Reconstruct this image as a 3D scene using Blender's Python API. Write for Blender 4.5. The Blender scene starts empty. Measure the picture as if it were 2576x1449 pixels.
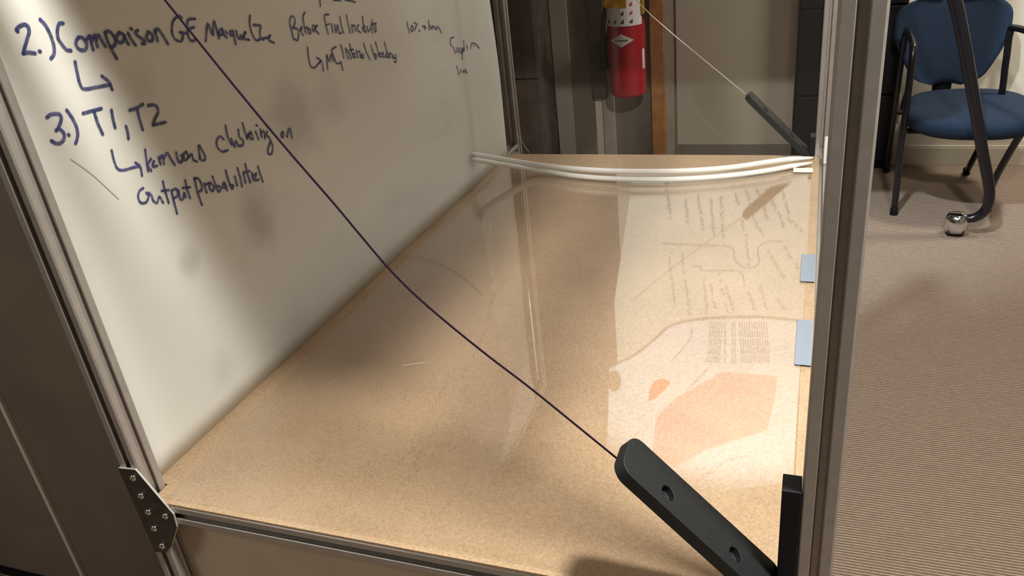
import bpy, bmesh, math, random
from mathutils import Vector, Matrix

random.seed(7)
sc = bpy.context.scene
col = sc.collection

# ------------------------------------------------------------------ camera
CAM = Vector((0.888, -0.704, 0.800))
yaw, pitch, roll, FPX = -0.3867, 0.4682, -0.1175, 2027.2
fw = Vector((math.sin(yaw)*math.cos(pitch), math.cos(yaw)*math.cos(pitch), -math.sin(pitch)))
r0 = Vector((math.cos(yaw), -math.sin(yaw), 0)); u0 = r0.cross(fw)
cr = (math.cos(roll)*r0 + math.sin(roll)*u0).normalized(); cu = cr.cross(fw)
cam_data = bpy.data.cameras.new('camera'); cam = bpy.data.objects.new('camera', cam_data); col.objects.link(cam)
mw = Matrix(((cr.x, cu.x, -fw.x, CAM.x), (cr.y, cu.y, -fw.y, CAM.y), (cr.z, cu.z, -fw.z, CAM.z), (0, 0, 0, 1)))
cam.matrix_world = mw
cam_data.sensor_fit = 'HORIZONTAL'; cam_data.sensor_width = 36.0
cam_data.lens = FPX/2576*36.0; cam_data.clip_start = 0.02
sc.camera = cam

# ------------------------------------------------------------------ world, lights, exposure
w = bpy.data.worlds.new('world'); sc.world = w; w.use_nodes = True
w.node_tree.nodes['Background'].inputs[0].default_value = (0.05, 0.042, 0.035, 1)
w.node_tree.nodes['Background'].inputs[1].default_value = 0.6
sc.view_settings.view_transform = 'Standard'; sc.view_settings.look = 'None'
sc.view_settings.exposure = 0.0; sc.view_settings.gamma = 1.0
sc.view_settings.use_curve_mapping = False

def area(name, loc, target, size, power, color, shape='SQUARE', sizey=None, spread=None):
    d = bpy.data.lights.new(name, 'AREA'); d.energy = power; d.color = color; d.size = size; d.shape = shape
    if sizey: d.shape = 'RECTANGLE'; d.size_y = sizey
    if spread: d.spread = spread
    o = bpy.data.objects.new(name, d); col.objects.link(o); o.location = loc
    o.rotation_euler = (Vector(target)-Vector(loc)).to_track_quat('-Z', 'Y').to_euler()
    return o
WARM = (1.0, 0.94, 0.84)
area('ceiling_lamp_over_cage', (1.38, -0.15, 1.95), (1.1, 0.0, 0), 0.20, 80, (1.0, 0.965, 0.89))
area('ceiling_lamp_room', (2.3, 1.3, 2.2), (2.3, 1.3, 0), 0.5, 11, WARM)
area('back_fill_light', (2.35, 3.05, 2.1), (1.2, 3.77, 0.1), 0.35, 22, WARM, spread=math.radians(110))  # unseen fill added to brighten the back wall it is aimed at
area('left_fill_light', (-1.3, -1.6, 2.2), (-0.6, 0.0, 0), 0.9, 23, WARM)  # unseen fill added for the lower panel and the partition
def spot(name, loc, target, power, angle, blend=0.5, r=0.05):
    d = bpy.data.lights.new(name, 'SPOT'); d.energy = power; d.color = (0.82, 0.92, 1.0)
    d.spot_size = angle; d.spot_blend = blend; d.shadow_soft_size = r
    o = bpy.data.objects.new(name, d); col.objects.link(o); o.location = loc
    o.rotation_euler = (Vector(target)-Vector(loc)).to_track_quat('-Z', 'Y').to_euler()
spot('added_board_spot', (0.62, 1.20, 2.2), (0.52, 2.5, 1.08), 340, math.radians(76))  # unseen spot added to brighten the papers for their mirror image

# ------------------------------------------------------------------ pixel rays (photograph frame 2576 x 1449)
def ray(x, y): return fw + ((x-1288)*cr - (y-724.5)*cu)/FPX
def at(x, y, axis, v):
    d = ray(x, y); t = (v-CAM[axis])/d[axis]; return CAM + t*d
def atx(x, y, v): return at(x, y, 0, v)
def aty(x, y, v): return at(x, y, 1, v)
def atz(x, y, v): return at(x, y, 2, v)

# ------------------------------------------------------------------ materials
def newmat(name):
    m = bpy.data.materials.new(name); m.use_nodes = True
    nt = m.node_tree; b = nt.nodes['Principled BSDF']; return m, nt, b
def mat(name, c, rough=0.5, metal=0.0, noise=None, bump=None, spec=0.5, coat=0.0):
    """noise=(scale, amount, detail) varies the base colour; bump=(scale, strength)"""
    m, nt, b = newmat(name)
    b.inputs['Base Color'].default_value = (*c, 1); b.inputs['Roughness'].default_value = rough
    b.inputs['Metallic'].default_value = metal; b.inputs['Specular IOR Level'].default_value = spec
    b.inputs['Coat Weight'].default_value = coat
    tc = nt.nodes.new('ShaderNodeTexCoord')
    if noise:
        n = nt.nodes.new('ShaderNodeTexNoise'); n.inputs['Scale'].default_value = noise[0]
        n.inputs['Detail'].default_value = noise[2] if len(noise) > 2 else 4
        nt.links.new(tc.outputs['Object'], n.inputs['Vector'])
        r = nt.nodes.new('ShaderNodeValToRGB'); a = noise[1]
        r.color_ramp.elements[0].position = 0.3; r.color_ramp.elements[1].position = 0.7
        r.color_ramp.elements[0].color = (*[max(0, k*(1-a)) for k in c], 1)
        r.color_ramp.elements[1].color = (*[min(1, k*(1+a)) for k in c], 1)
        nt.links.new(n.outputs['Fac'], r.inputs['Fac']); nt.links.new(r.outputs['Color'], b.inputs['Base Color'])
    if bump:
        n2 = nt.nodes.new('ShaderNodeTexNoise'); n2.inputs['Scale'].default_value = bump[0]; n2.inputs['Detail'].default_value = 3
        nt.links.new(tc.outputs['Object'], n2.inputs['Vector'])
        bp = nt.nodes.new('ShaderNodeBump'); bp.inputs['Strength'].default_value = bump[1]; bp.inputs['Distance'].default_value = 0.002
        nt.links.new(n2.outputs['Fac'], bp.inputs['Height']); nt.links.new(bp.outputs['Normal'], b.inputs['Normal'])
    return m

M = {}
M['alu'] = mat('brushed_aluminium', (0.42, 0.39, 0.36), 0.36, 0.50, (60, 0.06))
M['alu_dark'] = mat('dull_aluminium_slot', (0.10, 0.085, 0.075), 0.6, 0.6)
M['plate'] = mat('dark_steel_plate', (0.085, 0.08, 0.075), 0.38, 0.9, (90, 0.2))
M['plate_edge'] = mat('bright_cut_edge', (0.80, 0.78, 0.74), 0.4, 0.6)
M['bolt'] = mat('polished_steel', (0.72, 0.72, 0.70), 0.16, 1.0)
M['black_print'] = mat('black_printed_plastic', (0.010, 0.012, 0.013), 0.5, 0.0, (400, 0.3), (900, 0.25))
M['black'] = mat('black_plastic', (0.006, 0.006, 0.009), 0.55, spec=0.25)
M['black_gloss'] = mat('black_gloss_tube', (0.010, 0.009, 0.012), 0.22)
M['string_dark'] = mat('dark_cord', (0.014, 0.007, 0.018), 0.9, spec=0.1)
M['string_pale'] = mat('pale_cord', (0.75, 0.70, 0.68), 0.5)
M['cream'] = mat('cream_paint', (0.43, 0.385, 0.315), 0.6, 0, (3, 0.05))
M['cream_wall'] = mat('cream_wall_paint', (0.66, 0.61, 0.50), 0.7, 0, (4, 0.04), (150, 0.1))
M['grey_panel'] = mat('grey_panel_paint', (0.17, 0.150, 0.125), 0.6, 0, (6, 0.1))
M['pale_trim'] = mat('pale_trim_paint', (0.33, 0.295, 0.25), 0.55, 0, (8, 0.08))
M['dark_wood'] = mat('dark_brown_wood', (0.075, 0.055, 0.045), 0.5, 0, (12, 0.3))
M['oak'] = mat('orange_brown_wood', (0.36, 0.17, 0.055), 0.5, 0, (18, 0.25))
M['base'] = mat('baseboard_paint', (0.62, 0.57, 0.46), 0.5)
M['taupe'] = mat('taupe_board', (0.62, 0.52, 0.41), 0.75, 0, (9, 0.08), (300, 0.2))
M['partition'] = mat('taupe_partition_fabric', (0.225, 0.182, 0.145), 0.9, 0, (5, 0.12), (350, 0.3))
M['white_trim'] = mat('white_trim', (0.75, 0.72, 0.66), 0.5)
M['red'] = mat('red_enamel', (0.34, 0.002, 0.012), 0.25, 0, None, None, 0.6, 0.3)
M['white_label'] = mat('white_label', (0.70, 0.68, 0.70), 0.5, 0, (40, 0.08))
M['silver_label'] = mat('silver_label', (0.62, 0.60, 0.58), 0.45)
M['gold'] = mat('yellow_tag', (0.55, 0.30, 0.02), 0.5, 0, (30, 0.15))
M['ink_dark'] = mat('label_ink', (0.03, 0.03, 0.04), 0.7)
M['ink_red'] = mat('label_red_ink', (0.55, 0.03, 0.05), 0.7)
M['blue'] = mat('blue_upholstery', (0.0028, 0.016, 0.042), 0.9, 0, (350, 0.35), (500, 0.5))
M['chrome'] = mat('chrome_cap', (0.75, 0.78, 0.80), 0.15, 1.0)
M['paper'] = mat('cream_paper', (0.78, 0.74, 0.62), 0.8, 0, (3, 0.05))
M['paper_w'] = mat('white_paper', (0.86, 0.86, 0.84), 0.8)
M['pink'] = mat('pink_print', (0.86, 0.42, 0.35), 0.8, 0, (6, 0.08))
M['orange'] = mat('orange_print', (0.85, 0.10, 0.02), 0.8)
M['pencil'] = mat('pencil_and_curl_shade', (0.24, 0.22, 0.23), 0.8)
M['print_grey'] = mat('grey_print', (0.34, 0.33, 0.36), 0.8)
M['faint'] = mat('faint_grey', (0.56, 0.55, 0.50), 0.6)
M['laminate'] = mat('brown_desk_laminate', (0.20, 0.13, 0.08), 0.5, 0, (5, 0.15))
M['glare_white'] = mat('white_glare_plastic', (0.88, 0.88, 0.84), 0.35)  # white colour carrying the glare lines and corner glints
M['ceil'] = mat('ceiling_paint', (0.45, 0.41, 0.35), 0.9)
M['room_wall'] = mat('room_wall_paint', (0.35, 0.31, 0.26), 0.9)

def mdf_mat():
    m, nt, b = newmat('mdf_board'); tc = nt.nodes.new('ShaderNodeTexCoord')
    n = nt.nodes.new('ShaderNodeTexNoise'); n.inputs['Scale'].default_value = 260; n.inputs['Detail'].default_value = 6
    n.inputs['Roughness'].default_value = 0.7
    n2 = nt.nodes.new('ShaderNodeTexNoise'); n2.inputs['Scale'].default_value = 7; n2.inputs['Detail'].default_value = 4
    add = nt.nodes.new('ShaderNodeMath'); add.operation = 'MULTIPLY_ADD'; add.inputs[1].default_value = 0.35
    r = nt.nodes.new('ShaderNodeValToRGB')
    r.color_ramp.elements[0].position = 0.38; r.color_ramp.elements[0].color = (0.315, 0.207, 0.118, 1)
    r.color_ramp.elements[1].position = 0.98; r.color_ramp.elements[1].color = (0.62, 0.452, 0.287, 1)
    nt.links.new(tc.outputs['Object'], n.inputs['Vector']); nt.links.new(tc.outputs['Object'], n2.inputs['Vector'])
    nt.links.new(n2.outputs['Fac'], add.inputs[0]); nt.links.new(n.outputs['Fac'], add.inputs[2])
    nt.links.new(add.outputs[0], r.inputs['Fac']); nt.links.new(r.outputs['Color'], b.inputs['Base Color'])
    b.inputs['Roughness'].default_value = 0.6
    return m
M['mdf'] = mdf_mat()

def carpet_mat():
    m, nt, b = newmat('ribbed_carpet'); tc = nt.nodes.new('ShaderNodeTexCoord')
    wv = nt.nodes.new('ShaderNodeTexWave'); wv.wave_type = 'BANDS'; wv.bands_direction = 'Y'
    wv.inputs['Scale'].default_value = 34; wv.inputs['Distortion'].default_value = 0.8
    wv.inputs['Detail'].default_value = 2; wv.inputs['Detail Scale'].default_value = 3
    n = nt.nodes.new('ShaderNodeTexNoise'); n.inputs['Scale'].default_value = 90; n.inputs['Detail'].default_value = 5
    mx = nt.nodes.new('ShaderNodeMath'); mx.operation = 'MULTIPLY_ADD'; mx.inputs[1].default_value = 0.5
    r = nt.nodes.new('ShaderNodeValToRGB')
    r.color_ramp.elements[0].position = 0.35; r.color_ramp.elements[0].color = (0.170, 0.120, 0.090, 1)
    r.color_ramp.elements[1].position = 1.0; r.color_ramp.elements[1].color = (0.45, 0.355, 0.270, 1)
    nt.links.new(tc.outputs['Object'], wv.inputs['Vector']); nt.links.new(tc.outputs['Object'], n.inputs['Vector'])
    nt.links.new(n.outputs['Fac'], mx.inputs[0]); nt.links.new(wv.outputs['Fac'], mx.inputs[2])
    sc_ = nt.nodes.new('ShaderNodeMath'); sc_.operation = 'MULTIPLY'; sc_.inputs[1].default_value = 0.75
    nt.links.new(mx.outputs[0], sc_.inputs[0])
    nt.links.new(sc_.outputs[0], r.inputs['Fac']); nt.links.new(r.outputs['Color'], b.inputs['Base Color'])
    bp = nt.nodes.new('ShaderNodeBump'); bp.inputs['Strength'].default_value = 0.5; bp.inputs['Distance'].default_value = 0.003
    nt.links.new(wv.outputs['Fac'], bp.inputs['Height']); nt.links.new(bp.outputs['Normal'], b.inputs['Normal'])
    b.inputs['Roughness'].default_value = 0.95; b.inputs['Specular IOR Level'].default_value = 0.1
    return m
M['carpet'] = carpet_mat()

def board_mat():
    m, nt, b = newmat('whiteboard_enamel'); tc = nt.nodes.new('ShaderNodeTexCoord')
    n = nt.nodes.new('ShaderNodeTexNoise'); n.inputs['Scale'].default_value = 5.5; n.inputs['Detail'].default_value = 3
    mp = nt.nodes.new('ShaderNodeMapping'); mp.inputs['Scale'].default_value = (1, 0.7, 1.6)
    r = nt.nodes.new('ShaderNodeValToRGB')   # eraser smudges
    r.color_ramp.elements[0].position = 0.60; r.color_ramp.elements[0].color = (0.80, 0.80, 0.745, 1)
    r.color_ramp.elements[1].position = 0.78; r.color_ramp.elements[1].color = (0.72, 0.72, 0.68, 1)
    nt.links.new(tc.outputs['Object'], mp.inputs['Vector']); nt.links.new(mp.outputs['Vector'], n.inputs['Vector'])
    nt.links.new(n.outputs['Fac'], r.inputs['Fac']); nt.links.new(r.outputs['Color'], b.inputs['Base Color'])
    cur = None
    for (px, py, rad, amt) in ((640, 545, 0.085, 0.60), (735, 290, 0.11, 0.42), (478, 660, 0.03, 0.4), (360, 210, 0.05, 0.22), (560, 930, 0.05, 0.25), (820, 250, 0.07, 0.25)):
        c = atx(px, py, -0.02)
        d = nt.nodes.new('ShaderNodeVectorMath'); d.operation = 'DISTANCE'; d.inputs[1].default_value = c
        wob = nt.nodes.new('ShaderNodeMix'); wob.data_type = 'VECTOR'; wob.inputs['Factor'].default_value = 0.06
        nz_ = nt.nodes.new('ShaderNodeTexNoise'); nz_.inputs['Scale'].default_value = 14
        nt.links.new(tc.outputs['Object'], nz_.inputs['Vector'])
        nt.links.new(tc.outputs['Object'], d.inputs[0])
        ad = nt.nodes.new('ShaderNodeMath'); ad.operation = 'MULTIPLY_ADD'; ad.inputs[1].default_value = rad*1.1
        nt.links.new(nz_.outputs['Fac'], ad.inputs[0]); nt.links.new(d.outputs['Value'], ad.inputs[2])
        nt.nodes.remove(wob)
        mr = nt.nodes.new('ShaderNodeMapRange'); mr.interpolation_type = 'SMOOTHSTEP'
        mr.inputs[1].default_value = rad*0.55; mr.inputs[2].default_value = rad*1.6; mr.inputs[3].default_value = amt; mr.inputs[4].default_value = 0
        nt.links.new(ad.outputs[0], mr.inputs[0])
        if cur is None: cur = mr.outputs[0]
        else:
            mxx = nt.nodes.new('ShaderNodeMath'); mxx.operation = 'MAXIMUM'; nt.links.new(cur, mxx.inputs[0]); nt.links.new(mr.outputs[0], mxx.inputs[1]); cur = mxx.outputs[0]
    mc = nt.nodes.new('ShaderNodeMixRGB'); mc.inputs[2].default_value = (0.36, 0.36, 0.37, 1)
    nt.links.new(cur, mc.inputs[0]); nt.links.new(r.outputs['Color'], mc.inputs[1]); nt.links.new(mc.outputs[0], b.inputs['Base Color'])
    b.inputs['Roughness'].default_value = 0.32; b.inputs['Specular IOR Level'].default_value = 0.4
    return m
M['board'] = board_mat()

def marker_mat():
    m, nt, b = newmat('blue_marker_ink'); tc = nt.nodes.new('ShaderNodeTexCoord')
    n = nt.nodes.new('ShaderNodeTexNoise'); n.inputs['Scale'].default_value = 35; n.inputs['Detail'].default_value = 4
    r = nt.nodes.new('ShaderNodeValToRGB')
    r.color_ramp.elements[0].position = 0.35; r.color_ramp.elements[0].color = (0.020, 0.045, 0.150, 1)
    r.color_ramp.elements[1].position = 0.65; r.color_ramp.elements[1].color = (0.085, 0.080, 0.27, 1)
    nt.links.new(tc.outputs['Object'], n.inputs['Vector'])
    nt.links.new(n.outputs['Fac'], r.inputs['Fac']); nt.links.new(r.outputs['Color'], b.inputs['Base Color'])
    b.inputs['Roughness'].default_value = 0.6
    tr = nt.nodes.new('ShaderNodeBsdfTransparent'); mx = nt.nodes.new('ShaderNodeMixShader')
    n2 = nt.nodes.new('ShaderNodeTexNoise'); n2.inputs['Scale'].default_value = 160
    r2 = nt.nodes.new('ShaderNodeMapRange'); r2.inputs[1].default_value = 0.3; r2.inputs[2].default_value = 0.7
    r2.inputs[3].default_value = 0.62; r2.inputs[4].default_value = 0.98
    nt.links.new(tc.outputs['Object'], n2.inputs['Vector']); nt.links.new(n2.outputs['Fac'], r2.inputs[0])
    nt.links.new(r2.outputs[0], mx.inputs[0]); nt.links.new(tr.outputs[0], mx.inputs[1]); nt.links.new(b.outputs[0], mx.inputs[2])
    nt.links.new(mx.outputs[0], nt.nodes['Material Output'].inputs[0])
    return m
M['marker'] = marker_mat()

def clear_mat(name, boost, tint=(1, 1, 1), haze=0.0, ior=1.5, rough=0.0):
    m = bpy.data.materials.new(name); m.use_nodes = True; nt = m.node_tree
    nt.nodes.remove(nt.nodes['Principled BSDF'])
    geo = nt.nodes.new('ShaderNodeNewGeometry'); dot = nt.nodes.new('ShaderNodeVectorMath'); dot.operation = 'DOT_PRODUCT'
    nt.links.new(geo.outputs['Normal'], dot.inputs[0]); nt.links.new(geo.outputs['Incoming'], dot.inputs[1])
    ab = nt.nodes.new('ShaderNodeMath'); ab.operation = 'ABSOLUTE'; nt.links.new(dot.outputs['Value'], ab.inputs[0])
    om = nt.nodes.new('ShaderNodeMath'); om.operation = 'SUBTRACT'; om.inputs[0].default_value = 1; nt.links.new(ab.outputs[0], om.inputs[1])
    pw = nt.nodes.new('ShaderNodeMath'); pw.operation = 'POWER'; pw.inputs[1].default_value = 5; nt.links.new(om.outputs[0], pw.inputs[0])
    fr = nt.nodes.new('ShaderNodeMath'); fr.operation = 'MULTIPLY_ADD'; fr.inputs[1].default_value = 0.96; fr.inputs[2].default_value = 0.04
    nt.links.new(pw.outputs[0], fr.inputs[0])
    mu = nt.nodes.new('ShaderNodeMath'); mu.operation = 'MULTIPLY'; mu.inputs[1].default_value = boost; mu.use_clamp = True
    tr = nt.nodes.new('ShaderNodeBsdfTransparent'); tr.inputs[0].default_value = (*tint, 1)
    gl = nt.nodes.new('ShaderNodeBsdfGlossy'); gl.inputs['Roughness'].default_value = rough
    mx = nt.nodes.new('ShaderNodeMixShader'); out = nt.nodes['Material Output']
    nt.links.new(fr.outputs[0], mu.inputs[0]); nt.links.new(mu.outputs[0], mx.inputs[0])
    last = tr
    if haze:
        df = nt.nodes.new('ShaderNodeBsdfDiffuse'); df.inputs[0].default_value = (0.8, 0.78, 0.74, 1)
        mh = nt.nodes.new('ShaderNodeMixShader'); mh.inputs[0].default_value = haze
        nt.links.new(tr.outputs[0], mh.inputs[1]); nt.links.new(df.outputs[0], mh.inputs[2]); last = mh
    nt.links.new(last.outputs[0], mx.inputs[1]); nt.links.new(gl.outputs[0], mx.inputs[2])
    nt.links.new(mx.outputs[0], out.inputs[0])
    return m
M['pane'] = clear_mat('clear_acrylic_sheet', 1.3, rough=0.014)
M['sheet'] = clear_mat('clear_flexible_sheet', 0.7, (0.97, 0.97, 0.96), 0.008)
M['tape'] = clear_mat('blue_tape', 0.3, (0.62, 0.72, 0.82), 0.75)
for n_ in M['tape'].node_tree.nodes:
    if n_.type == 'BSDF_DIFFUSE': n_.inputs[0].default_value = (0.36, 0.42, 0.50, 1)

# ------------------------------------------------------------------ mesh helpers
def obj(name, bm, m, parent=None, smooth=False, bevel=0):
    me = bpy.data.meshes.new(name); bmesh.ops.recalc_face_normals(bm, faces=bm.faces); bm.to_mesh(me); bm.free()
    for mm in (m if isinstance(m, (list, tuple)) else [m]): me.materials.append(mm)
    if smooth:
        for p in me.polygons: p.use_smooth = True
    o = bpy.data.objects.new(name, me); col.objects.link(o)
    if parent: o.parent = parent; o.matrix_parent_inverse = Matrix.Translation(parent.location).inverted()
    if bevel:
        b = o.modifiers.new('bevel', 'BEVEL'); b.width = bevel; b.segments = 2; b.limit_method = 'ANGLE'
    return o
def thing(name, label, cat, loc, group=None):
    o = bpy.data.objects.new(name, None); col.objects.link(o); o.location = loc; o.empty_display_size = 0.05
    o['label'] = label; o['category'] = cat
    if group: o['group'] = group
    return o
def tag(o, label, cat, group=None):
    o['label'] = label; o['category'] = cat
    if group: o['group'] = group
    return o
def struct(o): o['kind'] = 'structure'; return o

def bx(bm, a, b):
    x0, y0, z0 = a; x1, y1, z1 = b
    vs = [bm.verts.new(p) for p in ((x0,y0,z0),(x1,y0,z0),(x1,y1,z0),(x0,y1,z0),(x0,y0,z1),(x1,y0,z1),(x1,y1,z1),(x0,y1,z1))]
    for f in ((0,3,2,1),(4,5,6,7),(0,1,5,4),(1,2,6,5),(2,3,7,6),(3,0,4,7)): bm.faces.new([vs[i] for i in f])
    return bm
def box(a, b): return bx(bmesh.new(), a, b)
def prism(bm, pts, vec, both=True):
    """pts: planar loop of Vectors extruded by vec"""
    n = len(pts); v0 = [bm.verts.new(p) for p in pts]; v1 = [bm.verts.new(Vector(p)+Vector(vec)) for p in pts]
    if both: bm.faces.new(v0[::-1]); bm.faces.new(v1)
    for i in range(n): bm.faces.new((v0[i], v0[(i+1) % n], v1[(i+1) % n], v1[i]))
    return bm
def catmull(P, k=6):
    P = [Vector(p) for p in P]
    if len(P) < 3: return P
    Q = [2*P[0]-P[1]] + P + [2*P[-1]-P[-2]]; out = []
    for i in range(1, len(Q)-2):
        for j in range(k):
            t = j/k; a, b, c, d = Q[i-1], Q[i], Q[i+1], Q[i+2]
            out.append(0.5*((2*b)+(c-a)*t+(2*a-5*b+4*c-d)*t*t+(3*b-a-3*c+d)*t**3))
    out.append(P[-1]); return out
def tube(bm, P, r, seg=10, cap=True):
    P = [Vector(p) for p in P]; n = len(P); rings = []
    up = None
    for i in range(n):
        t = (P[min(i+1, n-1)]-P[max(i-1, 0)]).normalized()
        if up is None:
            up = Vector((0, 0, 1)) if abs(t.z) < 0.9 else Vector((1, 0, 0))
        s = t.cross(up).normalized(); up = s.cross(t).normalized()
        rr = r(i/(n-1)) if callable(r) else r
        rings.append([bm.verts.new(P[i]+rr*(math.cos(a)*s+math.sin(a)*up)) for a in [2*math.pi*k/seg for k in range(seg)]])
    for i in range(n-1):
        for k in range(seg): bm.faces.new((rings[i][k], rings[i][(k+1) % seg], rings[i+1][(k+1) % seg], rings[i+1][k]))
    if cap: bm.faces.new(rings[0][::-1]); bm.faces.new(rings[-1])
    return bm
def lathe(bm, prof, c, seg=40):
    """prof: (radius, z) pairs around vertical axis at c"""
    rings = []
    for r, z in prof: rings.append([bm.verts.new((c[0]+r*math.cos(2*math.pi*k/seg), c[1]+r*math.sin(2*math.pi*k/seg), c[2]+z)) for k in range(seg)])
    for i in range(len(rings)-1):
        for k in range(seg): bm.faces.new((rings[i][k], rings[i][(k+1) % seg], rings[i+1][(k+1) % seg], rings[i+1][k]))
    bm.faces.new(rings[0][::-1]); bm.faces.new(rings[-1]); return bm
def ribbon(bm, P, wd, nrm, th=0.0004):
    """flat raised stroke of width wd lying on a surface with normal nrm"""
    P = [Vector(p) for p in P]; n = len(P); nrm = Vector(nrm)
    L = []
    for i in range(n):
        t = (P[min(i+1, n-1)]-P[max(i-1, 0)])
        if t.length < 1e-7: t = Vector((0, 0, 1))
        s = nrm.cross(t.normalized()).normalized()*wd/2
        L.append([bm.verts.new(P[i]+s+nrm*th), bm.verts.new(P[i]-s+nrm*th)])
    for i in range(n-1): bm.faces.new((L[i][0], L[i+1][0], L[i+1][1], L[i][1]))
    for e in (0, n-1):   # round pen ends
        c = P[e]+nrm*th*0.9; t = (P[min(1, n-1)]-P[0]) if e == 0 else (P[-1]-P[-2])
        s = nrm.cross(t.normalized()).normalized(); t = t.normalized()
        vs = [bm.verts.new(c+wd/2*(math.cos(a)*s+math.sin(a)*t)) for a in [2*math.pi*k/8 for k in range(8)]]
        bm.faces.new(vs)
    return bm

# aluminium T-slot section of width w, centred on the origin
def tslot(w):
    h = w/2; m = 0.0050; d = 0.0030; i = 0.0088; e = 0.0105; c = 0.0022
    side = [(-h+c, -h), (-m-.0008, -h), (-m, -h+.0008), (-m, -h+d), (-i, -h+d), (-i, -h+e*0.72), (-m*0.6, -h+e), (m*0.6, -h+e), (i, -h+e*0.72), (i, -h+d), (m, -h+d), (m, -h+.0008), (m+.0008, -h), (h-c, -h)]
    pts = []
    for k in range(4):
        a = k*math.pi/2
        pts += [(x*math.cos(a)-y*math.sin(a), x*math.sin(a)+y*math.cos(a)) for x, y in side]
    return pts
def extrusion(a, b, w, axis):
    """aluminium extrusion from point a to b along axis (0,1,2), a/b are centre line ends"""
    bm = bmesh.new(); a = Vector(a); b = Vector(b)
    P = []
    for x, y in tslot(w):
        v = Vector((0, 0, 0)); o = [i for i in range(3) if i != axis]; v[o[0]] = x; v[o[1]] = y; P.append(a+v)
    return prism(bm, P, b-a)

# ================================================================== SETTING
ZF = -0.75; YB = 3.77
struct(obj('floor', box((-3, -3.6, ZF-0.02), (3.6, YB+0.1, ZF)), M['carpet']))
struct(obj('ceiling', box((-3, -3.6, 2.30), (3.6, YB+0.1, 2.34)), M['ceil']))
struct(obj('wall_left', box((-3.05, -3.6, ZF), (-3, YB, 2.30)), M['room_wall']))
struct(obj('wall_right', box((3.6, -3.6, ZF), (3.65, YB, 2.30)), M['room_wall']))
struct(obj('wall_front', box((-3, -3.65, ZF), (3.6, -3.6, 2.30)), M['room_wall']))
struct(obj('wall_back', box((-3, YB, ZF), (3.6, YB+0.06, 2.30)), M['cream_wall']))
bb = bmesh.new(); bx(bb, (1.24, YB-0.014, ZF), (3.6, YB, ZF+0.092)); bx(bb, (1.24, YB-0.011, ZF+0.092), (3.6, YB, ZF+0.102))
struct(obj('baseboard_back', bb, M['base'], bevel=0.002))

# panelled stretch of the back wall seen through the cage
YW = 3.75
def upright(name, x0, x1, m, y0=YW, z0=ZF, z1=1.6):
    return struct(obj(name, box((x0, y0, z0), (x1, YB, z1)), m, bevel=0.002))
door = struct(obj('door_1', box((0.182, YW-0.005, ZF+0.01), (0.795, YB, 1.45)), M['cream'], bevel=0.002))
obj('kick_plate', box((0.19, YW-0.011, ZF+0.015), (0.79, YW-0.005, ZF+0.115)), M['grey_panel'], door)
upright('trim_1', 0.12, 0.172, M['pale_trim'])
upright('trim_2', 0.046, 0.12, M['oak'], YW-0.02)
upright('trim_3', -0.235, 0.046, M['grey_panel'], YW+0.012)
upright('trim_4', -0.238, -0.17, M['pale_trim'], YW-0.002, ZF, -0.20)
upright('trim_5', -0.285, -0.205, M['dark_wood'], YW-0.03, -0.36, 1.6)
upright('trim_6', -0.41, -0.285, M['grey_panel'])
upright('trim_7', -0.51, -0.41, M['pale_trim'], YW-0.01)

# dark cabinet at the left of the back wall
cab = thing('storage_cabinet', 'dark brown storage cabinet left of the fire extinguisher, behind the cage', 'cabinet', (-0.86, 3.6, ZF))
obj('body', box((-1.25, 3.50, ZF+0.05), (-0.515, YB-0.005, 1.2)), M['dark_wood'], cab, bevel=0.003)
obj('plinth', box((-1.24, 3.53, ZF), (-0.53, YB-0.01, ZF+0.05)), M['black'], cab)
for z0, z1 in ((-0.68, -0.19), (-0.18, 0.5), (0.51, 1.18)):
    dr = obj('door', box((-1.245, 3.482, z0), (-0.52, 3.50, z1)), M['dark_wood'], cab, bevel=0.003)
    hb = bmesh.new(); bx(hb, (-1.2, 3.462, z1-0.16), (-1.188, 3.482, z1-0.04)); obj('handle', hb, M['alu'], dr)

# black cabinet right of the door
bc = thing('black_cabinet', 'tall black metal cabinet standing at the wall, just left of the blue chair', 'cabinet', (1.03, 3.6, ZF))
obj('body', box((0.80, 3.687, ZF+0.04), (1.29, YB-0.005, 0.52)), M['black'], bc, bevel=0.004)
obj('plinth', box((0.82, 3.70, ZF), (1.28, YB-0.01, ZF+0.04)), M['black'], bc)
for z0, z1 in ((-0.70, -0.36), (-0.35, 0.07), (0.08, 0.50)):
    dr = obj('drawer', box((0.805, 3.669, z0), (1.285, 3.687, z1)), M['black'], bc, bevel=0.003)
    hb = bmesh.new(); bx(hb, (0.96, 3.660, z1-0.05), (1.10, 3.669, z1-0.038)); obj('handle', hb, M['black'], dr)

# ================================================================== CAGE
W, D, PW = 0.902, 1.6746, 0.035
ZM = 0.037                       # top of the board floor
cage = thing('cage_frame', 'silver aluminium extrusion frame of the cage standing on the carpet', 'frame', (0.45, 0.8, ZF))
ZT = 1.02
posts = {'fl': (-PW/2, -PW/2), 'fr': (W+PW/2, -PW/2), 'bl': (-PW/2, D+PW/2), 'br': (W+PW/2, D+PW/2)}
for k, (x, y) in posts.items():
    p = obj('post', extrusion((x, y, ZF+0.02), (x, y, ZT), PW, 2), M['alu'], cage)
    fb = bmesh.new(); lathe(fb, [(0.019, 0), (0.019, 0.012), (0.008, 0.016), (0.006, 0.03)], (x, y, ZF), 16); obj('foot', fb, M['black'], cage)
zr = ZM-0.0045-PW/2
obj('rail', extrusion((0.0002, -PW/2, zr), (W, -PW/2, zr), PW, 0), M['alu'], cage)
obj('rail', extrusion((0, D+PW/2, zr-0.09), (W, D+PW/2, zr-0.09), PW, 0), M['alu'], cage)
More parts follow.
